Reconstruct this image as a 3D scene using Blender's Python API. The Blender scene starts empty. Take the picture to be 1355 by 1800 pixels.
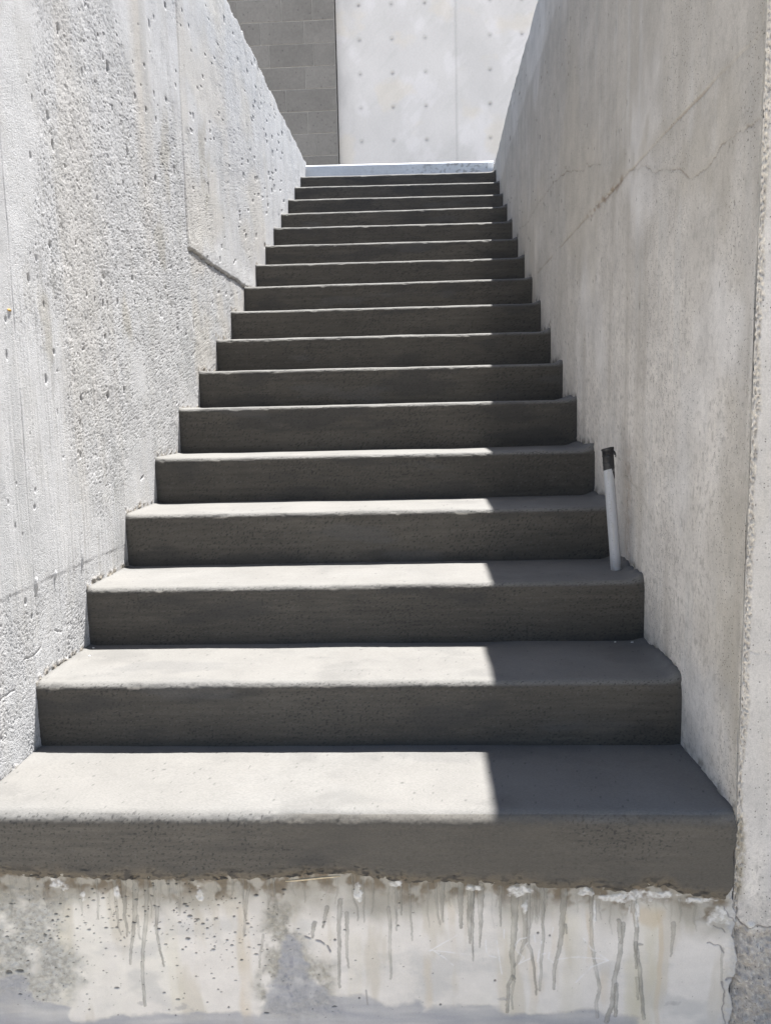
import bpy, math, random
import numpy as np
from mathutils import Matrix, Vector

# ------------------------------------------------------------------ camera, sky, sun, exposure
scene = bpy.context.scene
COL = scene.collection
rng = np.random.default_rng(7)

CAM = (0.93341, -1.45075, 0.79183)
RIGHT = (0.99865278, 0.04686295, -0.02228217)
UP = (0.01601856, 0.13002073, 0.99138187)
FWD = (-0.04935622, 0.99040319, -0.12909489)
cam = bpy.data.cameras.new('camera')
cam_o = bpy.data.objects.new('camera', cam)
COL.objects.link(cam_o)
cam_o.matrix_world = Matrix(((RIGHT[0], UP[0], -FWD[0], CAM[0]),
                             (RIGHT[1], UP[1], -FWD[1], CAM[1]),
                             (RIGHT[2], UP[2], -FWD[2], CAM[2]),
                             (0, 0, 0, 1)))
cam.sensor_fit = 'VERTICAL'
cam.sensor_height = 36.0
cam.lens = 1381.36 / 1800.0 * 36.0
cam.clip_start = 0.02
cam.clip_end = 1000.0
scene.camera = cam_o

SUN = Vector((0.1676, 0.262, 1.0)).normalized()          # towards the sun
elev = math.asin(SUN.z)
azim = math.atan2(SUN.x, SUN.y)                          # clockwise from +y
world = bpy.data.worlds.new('World')
scene.world = world
world.use_nodes = True
wt = world.node_tree
bg = wt.nodes['Background']
sky = wt.nodes.new('ShaderNodeTexSky')
sky.sky_type = 'NISHITA'
sky.sun_disc = False
sky.sun_elevation = elev
sky.sun_rotation = azim
sky.altitude = 300
sky.air_density = 1.0
sky.dust_density = 1.2
wt.links.new(sky.outputs[0], bg.inputs[0])
bg.inputs[1].default_value = 0.05

sun = bpy.data.lights.new('sun', 'SUN')
sun.energy = 5.0
sun.angle = math.radians(0.5)
sun.color = (1.0, 0.98, 0.945)
sun_o = bpy.data.objects.new('sun', sun)
COL.objects.link(sun_o)
sun_o.location = (2, 4, 12)
sun_o.rotation_euler = SUN.to_track_quat('Z', 'Y').to_euler()

scene.view_settings.view_transform = 'Standard'
scene.view_settings.look = 'None'
scene.view_settings.exposure = 1.75
scene.view_settings.gamma = 1.0
scene.cycles.max_bounces = 10
scene.cycles.diffuse_bounces = 6

# ------------------------------------------------------------------ sizes of the place (metres)
W = 1.516            # clear width between the two walls
T = 0.308            # tread
R = 0.1622           # riser
NSTEP = 17
TOP_L, TOP_R = 2.805, 2.70
PLAZA_Z = 2.66
LOW_Z = -0.74
YEND = 17 * T + 0.02

# ------------------------------------------------------------------ numpy noise
def _hash(ix, iy, seed):
    h = (ix.astype(np.uint32) * np.uint32(374761393) + iy.astype(np.uint32) * np.uint32(668265263)
         + np.uint32((seed * 1442695041) & 0xffffffff))
    h = (h ^ (h >> np.uint32(13))) * np.uint32(1274126177)
    return h ^ (h >> np.uint32(16))

def perlin(x, y, seed=0):
    fx, fy = np.floor(x), np.floor(y)
    ix, iy = fx.astype(np.int64), fy.astype(np.int64)
    dx, dy = (x - fx).astype(np.float32), (y - fy).astype(np.float32)
    def g(ox, oy):
        a = _hash(ix + ox, iy + oy, seed).astype(np.float32) * np.float32(2 * np.pi / 4294967296.0)
        return np.cos(a) * (dx - ox) + np.sin(a) * (dy - oy)
    u = dx * dx * dx * (dx * (dx * 6 - 15) + 10)
    v = dy * dy * dy * (dy * (dy * 6 - 15) + 10)
    a = g(0, 0); a += u * (g(1, 0) - a)
    b = g(0, 1); b += u * (g(1, 1) - b)
    return 1.45 * (a + v * (b - a))

def fbm(x, y, oct=4, seed=0, gain=0.5):
    s = 0; a = 1.0; f = 1.0
    for k in range(oct):
        s = s + a * perlin(x * f, y * f, seed + k * 17)
        a *= gain; f *= 2.03
    return s

def cells(x, y, seed):
    """distance to the nearest scattered point and a random number for it"""
    fx, fy = np.floor(x), np.floor(y); ix, iy = fx.astype(np.int64), fy.astype(np.int64)
    dx, dy = (x - fx).astype(np.float32), (y - fy).astype(np.float32)
    best = np.full(x.shape, 9.0, np.float32); rnd = np.zeros(x.shape, np.float32)
    for ox in (-1, 0, 1):
        for oy in (-1, 0, 1):
            h = _hash(ix + ox, iy + oy, seed)
            px = (h & np.uint32(1023)).astype(np.float32) / 1023; py = ((h >> np.uint32(10)) & np.uint32(1023)).astype(np.float32) / 1023
            d = np.hypot(px + ox - dx, py + oy - dy); m = d < best
            best = np.where(m, d, best); rnd = np.where(m, (h >> np.uint32(20)).astype(np.float32) / 4095, rnd)
    return best, rnd

def ss(e0, e1, v):
    t = np.clip((v - e0) / (e1 - e0), 0, 1)
    return t * t * (3 - 2 * t)

def polydist(px, py, pts, reach=None):
    """distance to a polyline and the 0..1 position along it"""
    n = len(pts) - 1
    best = np.full(px.shape, 1e9, np.float32); pos = np.zeros(px.shape, np.float32)
    L = [math.dist(pts[i], pts[i + 1]) for i in range(n)]; tot = sum(L); acc = 0
    for i in range(n):
        ax, ay = pts[i]; bx, by = pts[i + 1]
        ex, ey = bx - ax, by - ay; l2 = ex * ex + ey * ey + 1e-12
        t = np.clip(((px - ax) * ex + (py - ay) * ey) / l2, 0, 1)
        d = np.hypot(px - ax - t * ex, py - ay - t * ey)
        m = d < best
        best = np.where(m, d, best); pos = np.where(m, (acc + t * L[i]) / tot, pos)
        acc += L[i]
    return best, pos

def polymask(px, py, pts, soft):
    """1 inside a polygon, fading to 0 over soft metres across its outline"""
    inside = np.zeros(px.shape, bool); n = len(pts)
    for i in range(n):
        ax, ay = pts[i]; bx, by = pts[(i + 1) % n]
        c = ((ay > py) != (by > py)) & (px < (bx - ax) * (py - ay) / (by - ay + 1e-12) + ax)
        inside ^= c
    d, _ = polydist(px, py, list(pts) + [pts[0]])
    sd = np.where(inside, d, -d)
    return ss(-soft, soft, sd)

def local(fn, U, V, box):
    """indices inside a bounding box, for painting small marks"""
    return np.nonzero((U > box[0]) & (U < box[1]) & (V > box[2]) & (V < box[3]))

def pits(U, V, H, C, pts, depth, dark):
    """bug holes: (u, v, half width, half height) ellipses pressed into height H, darkening colour C"""
    for (u, v, a, b) in pts:
        k = local(None, U, V, (u - 2 * a, u + 2 * a, v - 2 * b, v + 2 * b))
        if len(k[0]) == 0: continue
        q = np.hypot((U[k] - u) / a, (V[k] - v) / b)
        m = 1 - ss(0.55, 1.15, q)
        H[k] -= depth * min(1.0, a / 0.004) * m
        C[k] *= (1 - dark * m)[:, None]

def mixc(C, col, m):
    C += m[..., None] * (np.array(col, np.float32) - C)

# ------------------------------------------------------------------ mesh helpers
def link(o, parent=None):
    COL.objects.link(o)
    if parent is not None: o.parent = parent
    return o

def tag(o, label=None, cat=None, group=None, kind=None):
    if label: o['label'] = label
    if cat: o['category'] = cat
    if group: o['group'] = group
    if kind: o['kind'] = kind
    return o

def empty(name, loc=(0, 0, 0)):
    o = bpy.data.objects.new(name, None); o.location = loc; o.empty_display_size = .1
    return link(o)

def mesh_arrays(name, co, faces, mat, parent=None, col=None, smooth=True):
    me = bpy.data.meshes.new(name)
    co = np.ascontiguousarray(co, np.float32).reshape(-1, 3)
    faces = np.ascontiguousarray(faces, np.int32)
    n = len(faces)
    me.vertices.add(len(co)); me.vertices.foreach_set('co', co.ravel())
    me.loops.add(n * 4); me.loops.foreach_set('vertex_index', faces.ravel())
    me.polygons.add(n); me.polygons.foreach_set('loop_start', np.arange(0, n * 4, 4, dtype=np.int32))
    me.polygons.foreach_set('use_smooth', np.full(n, smooth))
    me.update(calc_edges=True)
    if col is not None:
        a = me.color_attributes.new('Col', 'FLOAT_COLOR', 'POINT')
        c = np.ones((len(co), 4), np.float32); c[:, :3] = np.clip(col.reshape(-1, 3), 0.004, 0.9)
        a.data.foreach_set('color', c.ravel())
    me.materials.append(mat)
    o = bpy.data.objects.new(name, me)
    return link(o, parent)

def grid_faces(nr, nc, flip=False):
    i = np.arange(nr - 1)[:, None] * nc + np.arange(nc - 1)[None, :]
    f = np.stack([i, i + 1, i + nc + 1, i + nc], -1).reshape(-1, 4)
    return f[:, ::-1] if flip else f

def box_mesh(name, boxes, mat, parent=None, bevel=0.0, tones=None):
    import bmesh
    bm = bmesh.new(); lay = bm.verts.layers.float_color.new('Col') if tones else None
    for bi, (x0, x1, y0, y1, z0, z1) in enumerate(boxes):
        m = Matrix.Translation(((x0 + x1) / 2, (y0 + y1) / 2, (z0 + z1) / 2)) @ Matrix.Diagonal((x1 - x0, y1 - y0, z1 - z0, 1))
        r = bmesh.ops.create_cube(bm, size=1, matrix=m)
        if tones:
            for v in r['verts']: v[lay] = (*tones[bi], 1)
    if bevel: bmesh.ops.bevel(bm, geom=bm.edges[:], offset=bevel, segments=2, affect='EDGES', profile=.6)
    me = bpy.data.meshes.new(name); bm.to_mesh(me); bm.free(); me.materials.append(mat)
    return link(bpy.data.objects.new(name, me), parent)

# ------------------------------------------------------------------ materials
def material(name):
    m = bpy.data.materials.new(name); m.use_nodes = True
    nt = m.node_tree; b = nt.nodes['Principled BSDF']
    return m, nt, b

def N(nt, kind, **kw):
    n = nt.nodes.new(kind)
    for k, v in kw.items():
        if k in n.inputs: n.inputs[k].default_value = v
        else: setattr(n, k, v)
    return n

def concrete(name, rough=.9, spec=.25, grain=420., grain_amt=.16, bump=.35, bump_dist=.002, base=None,
             stretch=(1, 1, 1), speck=.0, speck_scale=160., mottle=.10, mottle_scale=9.):
    """cast concrete: the vertex colour carries stains; fine sand grain, aggregate specks and mottling come from noise"""
    m, nt, b = material(name); L = nt.links.new
    tc = N(nt, 'ShaderNodeTexCoord'); mp = N(nt, 'ShaderNodeMapping'); mp.inputs['Scale'].default_value = stretch
    L(tc.outputs['Object'], mp.inputs[0])
    if base is None:
        src = N(nt, 'ShaderNodeVertexColor', layer_name='Col').outputs[0]
    else:
        rgb = N(nt, 'ShaderNodeRGB'); rgb.outputs[0].default_value = (*base, 1); src = rgb.outputs[0]
    g = N(nt, 'ShaderNodeTexNoise', Scale=grain, Detail=3.0, Roughness=.6); L(mp.outputs[0], g.inputs['Vector'])
    gr = N(nt, 'ShaderNodeMapRange'); L(g.outputs[0], gr.inputs[0])
    gr.inputs[1].default_value = .3; gr.inputs[2].default_value = .7
    gr.inputs[3].default_value = 1 - grain_amt; gr.inputs[4].default_value = 1 + grain_amt
    o = N(nt, 'ShaderNodeTexNoise', Scale=mottle_scale, Detail=6.0, Roughness=.62); L(tc.outputs['Object'], o.inputs['Vector'])
    orr = N(nt, 'ShaderNodeMapRange'); L(o.outputs[0], orr.inputs[0])
    orr.inputs[1].default_value = .3; orr.inputs[2].default_value = .7
    orr.inputs[3].default_value = 1 - mottle; orr.inputs[4].default_value = 1 + mottle
    mu = N(nt, 'ShaderNodeMath', operation='MULTIPLY'); L(gr.outputs[0], mu.inputs[0]); L(orr.outputs[0], mu.inputs[1])
    val = mu.outputs[0]
    if speck:
        v = N(nt, 'ShaderNodeTexVoronoi', Scale=speck_scale); L(tc.outputs['Object'], v.inputs['Vector'])
        sr = N(nt, 'ShaderNodeMapRange'); L(v.outputs['Distance'], sr.inputs[0])
        sr.inputs[1].default_value = .12; sr.inputs[2].default_value = .26
        sr.inputs[3].default_value = 1 - speck; sr.inputs[4].default_value = 1
        # only some cells carry a dark grain
        bw = N(nt, 'ShaderNodeSeparateColor'); L(v.outputs['Color'], bw.inputs[0])
        gt = N(nt, 'ShaderNodeMath', operation='LESS_THAN'); L(bw.outputs[0], gt.inputs[0]); gt.inputs[1].default_value = .72
        mx = N(nt, 'ShaderNodeMath', operation='MAXIMUM'); L(sr.outputs[0], mx.inputs[0]); L(gt.outputs[0], mx.inputs[1])
        m2 = N(nt, 'ShaderNodeMath', operation='MULTIPLY'); L(val, m2.inputs[0]); L(mx.outputs[0], m2.inputs[1]); val = m2.outputs[0]
    sc = N(nt, 'ShaderNodeVectorMath', operation='SCALE'); L(src, sc.inputs[0]); L(val, sc.inputs['Scale'])
    L(sc.outputs[0], b.inputs['Base Color'])
    b.inputs['Roughness'].default_value = rough
    b.inputs['Specular IOR Level'].default_value = spec
    bp = N(nt, 'ShaderNodeBump', Strength=bump, Distance=bump_dist); L(g.outputs[0], bp.inputs['Height'])
    L(bp.outputs[0], b.inputs['Normal'])
    return m

def plain(name, col, rough=.6, spec=.4, metal=0.0, noise=.12, scale=60., bump=.1):
    m, nt, b = material(name); L = nt.links.new
    tc = N(nt, 'ShaderNodeTexCoord')
    g = N(nt, 'ShaderNodeTexNoise', Scale=scale, Detail=5.0, Roughness=.65); L(tc.outputs['Object'], g.inputs['Vector'])
    gr = N(nt, 'ShaderNodeMapRange'); L(g.outputs[0], gr.inputs[0])
    gr.inputs[1].default_value = .3; gr.inputs[2].default_value = .7
    gr.inputs[3].default_value = 1 - noise; gr.inputs[4].default_value = 1 + noise
    rgb = N(nt, 'ShaderNodeRGB'); rgb.outputs[0].default_value = (*col, 1)
    sc = N(nt, 'ShaderNodeVectorMath', operation='SCALE'); L(rgb.outputs[0], sc.inputs[0]); L(gr.outputs[0], sc.inputs['Scale'])
    L(sc.outputs[0], b.inputs['Base Color'])
    b.inputs['Roughness'].default_value = rough; b.inputs['Specular IOR Level'].default_value = spec
    b.inputs['Metallic'].default_value = metal
    bp = N(nt, 'ShaderNodeBump', Strength=bump, Distance=.002); L(g.outputs[0], bp.inputs['Height']); L(bp.outputs[0], b.inputs['Normal'])
    return m

M_LEFT = concrete('rough_wall_concrete', .92, .2, 300., .12, .7, .0026, mottle=.05)
M_RIGHT = concrete('smooth_wall_concrete', .9, .22, 380., .13, .3, .0014, speck=.65, speck_scale=140., mottle=.13)
M_BASE = concrete('stained_wall_concrete', .88, .25, 420., .05, .2, .001, mottle=.03)
M_STEP = concrete('fresh_step_concrete', .86, .7, 520., .17, .3, .0010, stretch=(.35, 1, 1), speck=.25, speck_scale=330., mottle=.10, mottle_scale=6.)
M_BACK = concrete('pale_building_concrete', .9, .2, 30., .04, .15, .003, mottle=.05, mottle_scale=1.3)
M_BLOCK = concrete('grey_block', .95, .15, 30., .10, .25, .004, speck=.3, speck_scale=14., mottle=.10, mottle_scale=1.6)
M_MORTAR = concrete('mortar', .95, .1, 60., .08, .2, .004, base=(.275, .265, .25))
M_PLAZA = concrete('plaza_paving', .9, .2, 8., .06, .1, .004, base=(.42, .41, .39), mottle=.08, mottle_scale=.6)
M_GROUND = concrete('lower_yard_ground', .95, .2, 30., .15, .3, .006, base=(.44, .415, .38), mottle=.15, mottle_scale=1.2)
M_STEEL = concrete('galvanised_steel', .5, .6, 60., .05, .05, .001, mottle=.08, mottle_scale=5.)
M_CRUMB = plain('white_crumb', (.72, .71, .68), .9, .2, 0, .1, 300.)
M_WOOD = plain('pale_wood', (.55, .45, .30), .8, .2, 0, .2, 120.)
M_TAPE = plain('black_tape', (.018, .018, .021), .45, .4, 0, .3, 160., .3)
M_LUMP = plain('yellow_lump', (.45, .27, .09), .8, .2, 0, .2, 200.)
M_PIPE = concrete('white_plastic', .45, .4, 200., .03, .05, .0005, mottle=.04)

# ---- traced marks on the old wall under the steps, in metres on its face (x, z)
DRIPS = [([(0.2601, -0.1833), (0.2578, -0.2241)], 0.0052, 0.0029, 0.7), ([(0.297, -0.1829), (0.2974, -0.2425), (0.3023, -0.2583)], 0.0069, 0.0023, 0.8), ([(0.3147, -0.1828), (0.3124, -0.2172), (0.3156, -0.236), (0.3139, -0.2613)], 0.0104, 0.0029, 1.0), ([(0.339, -0.1484), (0.3346, -0.217), (0.3285, -0.2422), (0.3229, -0.2833), (0.3173, -0.3232)], 0.0121, 0.0035, 1.0), ([(0.339, -0.217), (0.3393, -0.2578), (0.3417, -0.2673)], 0.0052, 0.0023, 0.8), ([(0.3603, -0.1824), (0.3559, -0.2293), (0.3468, -0.2799), (0.3421, -0.3308), (0.3416, -0.3628), (0.3421, -0.416)], 0.0087, 0.0052, 0.9), ([(0.3799, -0.1978), (0.3765, -0.2543), (0.3794, -0.2795), (0.3869, -0.327)], 0.0069, 0.0029, 1.0), ([(0.4278, -0.1818), (0.426, -0.2129)], 0.0052, 0.0023, 0.6), ([(0.5704, -0.1527), (0.5629, -0.1898), (0.5562, -0.2585)], 0.0063, 0.0035, 0.8), ([(0.5949, -0.2549), (0.5856, -0.3022), (0.5845, -0.3275)], 0.004, 0.0029, 0.8), ([(0.7259, -0.1945), (0.7158, -0.238)], 0.0081, 0.0035, 1.0), ([(0.7536, -0.1788), (0.7496, -0.2159), (0.7479, -0.2938), (0.7465, -0.3695)], 0.0087, 0.004, 1.0), ([(0.7657, -0.2065), (0.7648, -0.2374), (0.7628, -0.278), (0.7652, -0.325)], 0.0075, 0.0029, 0.9), ([(0.7794, -0.1786), (0.7875, -0.197), (0.7868, -0.2217)], 0.0035, 0.0023, 0.7), ([(0.8007, -0.1631), (0.7996, -0.2247)], 0.004, 0.0023, 0.7), ([(0.6988, -0.2288), (0.6949, -0.26)], 0.0092, 0.004, 1.0), ([(0.849, -0.1933), (0.8524, -0.2365), (0.8502, -0.2738), (0.8508, -0.349)], 0.0063, 0.0035, 0.8), ([(0.8652, -0.1686), (0.8646, -0.2425)], 0.0058, 0.0023, 0.8), ([(0.8753, -0.1624), (0.8744, -0.2085)], 0.004, 0.0023, 0.8), ([(0.8918, -0.1623), (0.8929, -0.2083), (0.8956, -0.2639)], 0.0052, 0.0023, 0.8), ([(0.9446, -0.1679), (0.9455, -0.2047), (0.9509, -0.2277)], 0.0058, 0.0029, 0.7), ([(0.956, -0.1648), (0.9554, -0.2076), (0.9581, -0.223)], 0.011, 0.0023, 0.9), ([(0.9927, -0.1675), (0.9934, -0.2349)], 0.0127, 0.0052, 1.0), ([(1.0124, -0.1643), (1.0106, -0.2071), (1.0096, -0.2687)], 0.0162, 0.0035, 1.0), ([(1.0164, -0.1978), (1.0159, -0.2594), (1.0169, -0.3075)], 0.0075, 0.0017, 1.0), ([(1.0321, -0.1641), (1.0317, -0.2284), (1.0299, -0.2778)], 0.0144, 0.0017, 1.0), ([(1.0713, -0.1912), (1.0712, -0.231)], 0.0069, 0.0023, 0.8), ([(1.0994, -0.1757), (1.0974, -0.2584), (1.0937, -0.2894), (1.0978, -0.3454)], 0.015, 0.0069, 1.0), ([(1.095, -0.3392), (1.0864, -0.3581), (1.0835, -0.418)], 0.0063, 0.0058, 1.0), ([(1.0978, -0.3517), (1.0921, -0.3831), (1.0949, -0.4115)], 0.0046, 0.0029, 0.8), ([(1.1261, -0.1907), (1.1262, -0.2704), (1.1318, -0.2827), (1.139, -0.3354), (1.1419, -0.3792)], 0.0081, 0.0029, 1.0), ([(1.1191, -0.1907), (1.1191, -0.2643), (1.1121, -0.283), (1.105, -0.3079), (1.0979, -0.3173)], 0.0115, 0.0035, 0.8), ([(1.1541, -0.1995), (1.1557, -0.2577), (1.1516, -0.2948), (1.149, -0.3697)], 0.0058, 0.004, 0.9), ([(1.1944, -0.1748), (1.1921, -0.245), (1.1867, -0.282), (1.1785, -0.3131), (1.1759, -0.3661)], 0.0127, 0.004, 1.0), ([(1.199, -0.2266), (1.2014, -0.2449)], 0.0046, 0.0023, 1.0), ([(1.2477, -0.1693), (1.2503, -0.2648), (1.2582, -0.3162), (1.2676, -0.3616), (1.2606, -0.3944), (1.2639, -0.4272)], 0.006, 0.006, 0.8), ([(1.302, -0.2163), (1.3071, -0.2641), (1.3074, -0.2833), (1.2953, -0.3481), (1.293, -0.3938), (1.2818, -0.4367)], 0.0078, 0.009, 1.1), ([(1.3122, -0.2226), (1.3071, -0.2641)], 0.0072, 0.0042, 1.0), ([(1.2998, -0.3546), (1.2993, -0.4233)], 0.0078, 0.0066, 1.1), ([(1.3305, -0.1907), (1.3385, -0.2318), (1.3363, -0.2702), (1.3444, -0.3151), (1.3518, -0.3929), (1.3554, -0.4289)], 0.0084, 0.006, 1.1), ([(1.3362, -0.2638), (1.3372, -0.3184)], 0.0072, 0.003, 1.0), ([(1.3405, -0.341), (1.3428, -0.3865)], 0.0078, 0.003, 0.8), ([(1.3435, -0.2669), (1.3499, -0.2674)], 0.0054, 0.0024, 1.0), ([(1.409, -0.2215), (1.4071, -0.2629), (1.4049, -0.2917)], 0.009, 0.0024, 0.8), ([(1.5055, -0.2745), (1.5039, -0.3129), (1.5066, -0.3515)], 0.0048, 0.003, 0.6)]
CHALK = [[(0.9847, -0.252), (0.9301, -0.2868)], [(0.9301, -0.2852), (0.9672, -0.2885), (1.0085, -0.2942)], [(0.9387, -0.2867), (0.9585, -0.3005), (0.9769, -0.3174)], [(1.0415, -0.2498), (1.0427, -0.2869), (1.0483, -0.2956), (1.0625, -0.2991)], [(1.0635, -0.2635), (1.0681, -0.2959), (1.0731, -0.3348)], [(1.1219, -0.2551), (1.1092, -0.2583), (1.0999, -0.2707), (1.1036, -0.2831), (1.1149, -0.2783), (1.1247, -0.2658)], [(1.105, -0.2861), (1.1177, -0.2984), (1.1064, -0.3125), (1.129, -0.2998)], [(1.0782, -0.2386), (1.0782, -0.2571)], [(1.1374, -0.2503), (1.1402, -0.2641)], [(1.1744, -0.233), (1.1728, -0.2452)], [(1.1523, -0.2624), (1.1473, -0.2856), (1.1437, -0.3074)], [(1.1538, -0.2902), (1.16, -0.2885)], [(1.1671, -0.2869), (1.1652, -0.2993), (1.1742, -0.3076)], [(1.184, -0.3012), (1.2079, -0.2966), (1.229, -0.2954), (1.236, -0.2965), (1.2653, -0.2977), (1.2835, -0.3023)], [(1.2341, -0.2554), (1.2504, -0.2776), (1.2835, -0.3017)], [(1.2835, -0.3023), (1.2509, -0.3163), (1.2203, -0.3509)]]
GREYPOLY = [(-0.0002, -0.1292), (0.2234, -0.1586), (0.2097, -0.1837), (0.1711, -0.2218), (0.1734, -0.2693), (0.2124, -0.307), (0.2214, -0.3485), (0.1949, -0.3811), (0.1624, -0.4108), (0.1346, -0.4178), (0.0809, -0.4056), (-0.0223, -0.3682)]
BLUEPOLY = [(-0.0492, -0.3297), (0.0853, -0.3537), (0.1114, -0.4051), (0.1346, -0.4178), (0.1766, -0.4236), (0.1867, -0.4495), (0.2441, -0.4518), (0.2898, -0.4444), (0.3521, -0.4336), (0.4421, -0.4289), (0.5402, -0.4272), (0.5752, -0.4395), (0.6103, -0.3748), (0.6181, -0.327), (0.6263, -0.2702), (0.6503, -0.2512), (0.6813, -0.2758), (0.6766, -0.3262), (0.6988, -0.3575), (0.724, -0.389), (0.7968, -0.391), (0.8415, -0.4062), (0.9055, -0.3924), (0.9224, -0.4144), (0.9629, -0.4074), (1.0434, -0.3997), (1.072, -0.4182), (1.1292, -0.4173), (1.2302, -0.4155), (1.2815, -0.4137), (1.3319, -0.4326), (1.333, -0.4921), (1.2092, -0.6294), (0.0153, -0.6324), (-0.0783, -0.6346)]
PATCHPOLY = [(0.6068, -0.1801), (0.6674, -0.1796), (0.6681, -0.2385), (0.6844, -0.2695), (0.7003, -0.3133), (0.7408, -0.3159), (0.7309, -0.3571), (0.7241, -0.3858), (0.7489, -0.4365), (0.6194, -0.442), (0.5842, -0.4361), (0.5728, -0.3594), (0.5918, -0.3274), (0.5921, -0.2518)]
EDGE = [(0.0632, -0.1254), (0.0983, -0.1288), (0.1333, -0.1335), (0.1805, -0.1319), (0.2391, -0.1327), (0.2856, -0.1361), (0.3439, -0.1356), (0.4136, -0.1351), (0.4829, -0.1358), (0.5522, -0.1316), (0.6095, -0.1311), (0.6667, -0.1258), (0.7124, -0.1207), (0.7578, -0.1179), (0.7917, -0.1213), (0.8366, -0.1294), (0.8703, -0.1352), (0.9152, -0.1385), (0.9712, -0.1356), (1.027, -0.14), (1.0826, -0.142), (1.1159, -0.1381), (1.1492, -0.1462), (1.1934, -0.1483), (1.2374, -0.1455), (1.2814, -0.1511), (1.3144, -0.1544), (1.347, -0.1446), (1.3906, -0.1419), (1.4236, -0.1571), (1.4673, -0.165), (1.5054, -0.1671), (1.5211, -0.1527)]
JOINT = [(1.5238, -0.1626), (1.5337, -0.1984), (1.5264, -0.2406), (1.5391, -0.289), (1.5349, -0.3258), (1.5251, -0.3628), (1.5341, -0.3998), (1.5265, -0.4373)]

# ------------------------------------------------------------------ wall shape shared by the two side walls
YL = np.array([0, .3, .6, .9, 1.5, 2.2, 2.8, 3.4, 4.0, 4.4, 4.7, 5.3, 6.0])
XL = np.array([0, .004, .006, .008, .002, 0, .004, .006, .003, .004, .008, .011, .011])
XR = np.array([1.522, 1.515, 1.512, 1.511, 1.508, 1.509, 1.510, 1.511, 1.513, 1.520, 1.527, 1.530, 1.530])
def wall_left_x(y): return np.interp(y, YL, XL)
def wall_right_x(y): return np.interp(y, YL, XR)

def tread_z(y):
    return np.floor(np.clip(y, 0, 17 * T) / T) * R

def col_positions(n, y0, y1, cam_y=-1.45):
    """columns spaced so that far ones are wider apart"""
    a, b = 1 / (y0 - cam_y), 1 / (y1 - cam_y)
    return 1 / np.linspace(a, b, n) + cam_y

def build_wall(name, side, paint, nfront, nalong, nrow, mat, top):
    """L-shaped wall: a front face along y = 0, then the face beside the stair, a cap and a back; paint() gives colour and relief"""
    ys = col_positions(nalong, 0.004, YEND)
    xf = np.linspace(.62, 0.003, nfront) ** 1.0
    xf = 0.62 * (np.linspace(1, 0.01, nfront) ** 1.9)
    s = np.concatenate([-xf, ys])                       # signed run: negative on the front face
    nc = len(s)
    face_x = wall_left_x if side < 0 else wall_right_x
    out = -1 if side < 0 else 1                          # x direction away from the stair
    ysc = np.maximum(s, 0)
    zlow = np.where(s < 0, LOW_Z - .02, np.maximum((ysc - .35) / T * R - .30, -.34))
    zlow[s >= 0] = np.minimum(zlow[s >= 0], tread_z(ysc[s >= 0]) - .10)
    v = np.linspace(0, 1, nrow)[:, None]; v = .62 * v + .38 * v * v
    Z = zlow[None, :] + (top - zlow[None, :]) * v
    S = np.broadcast_to(s[None, :], Z.shape).copy()
    C, H, edge = paint(S, Z)
    # plan position and normal, rounded a little at the corner
    bx = np.where(s < 0, face_x(0) + out * (-s), face_x(ysc))
    by = np.where(s < 0, 0.0, s)
    k = ss(-.012, .012, s)
    nx, ny = -out * k, -(1 - k)
    ln = np.hypot(nx, ny); nx, ny = nx / ln, ny / ln
    X = bx[None, :] + nx[None, :] * H
    Y = by[None, :] + ny[None, :] * H
    Z = Z + edge * (v > .9) * ss(.9, 1, v)
    co = np.stack([X, Y, Z], -1)
    # cap and back rows
    def off(d, z):
        q = np.stack([bx + out * d * np.where(s < 0, .0, 1) + 0 * s, np.where(s < 0, by + d, by), np.full(nc, z)], -1)
        m = s < 0
        q[m, 0] = np.where(out > 0, np.maximum(bx[m], face_x(0) + d), np.minimum(bx[m], face_x(0) - d))
        return q
    r1 = co[-1].copy(); q1 = off(.012, 0); r1[:, :2] = r1[:, :2] * .0 + q1[:, :2]; r1[:, 2] = co[-1][:, 2] + .004
    r2 = off(.30, top + .004); r3 = off(.30, LOW_Z)
    co = np.concatenate([co, r1[None], r2[None], r3[None]], 0)
    C = np.concatenate([C, C[-1:], C[-1:], C[-1:]], 0)
    f = grid_faces(co.shape[0], nc, flip=(side < 0))
    if side < 0: f = f
    o = mesh_arrays(name, co, f, mat, col=C)
    return o

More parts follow.
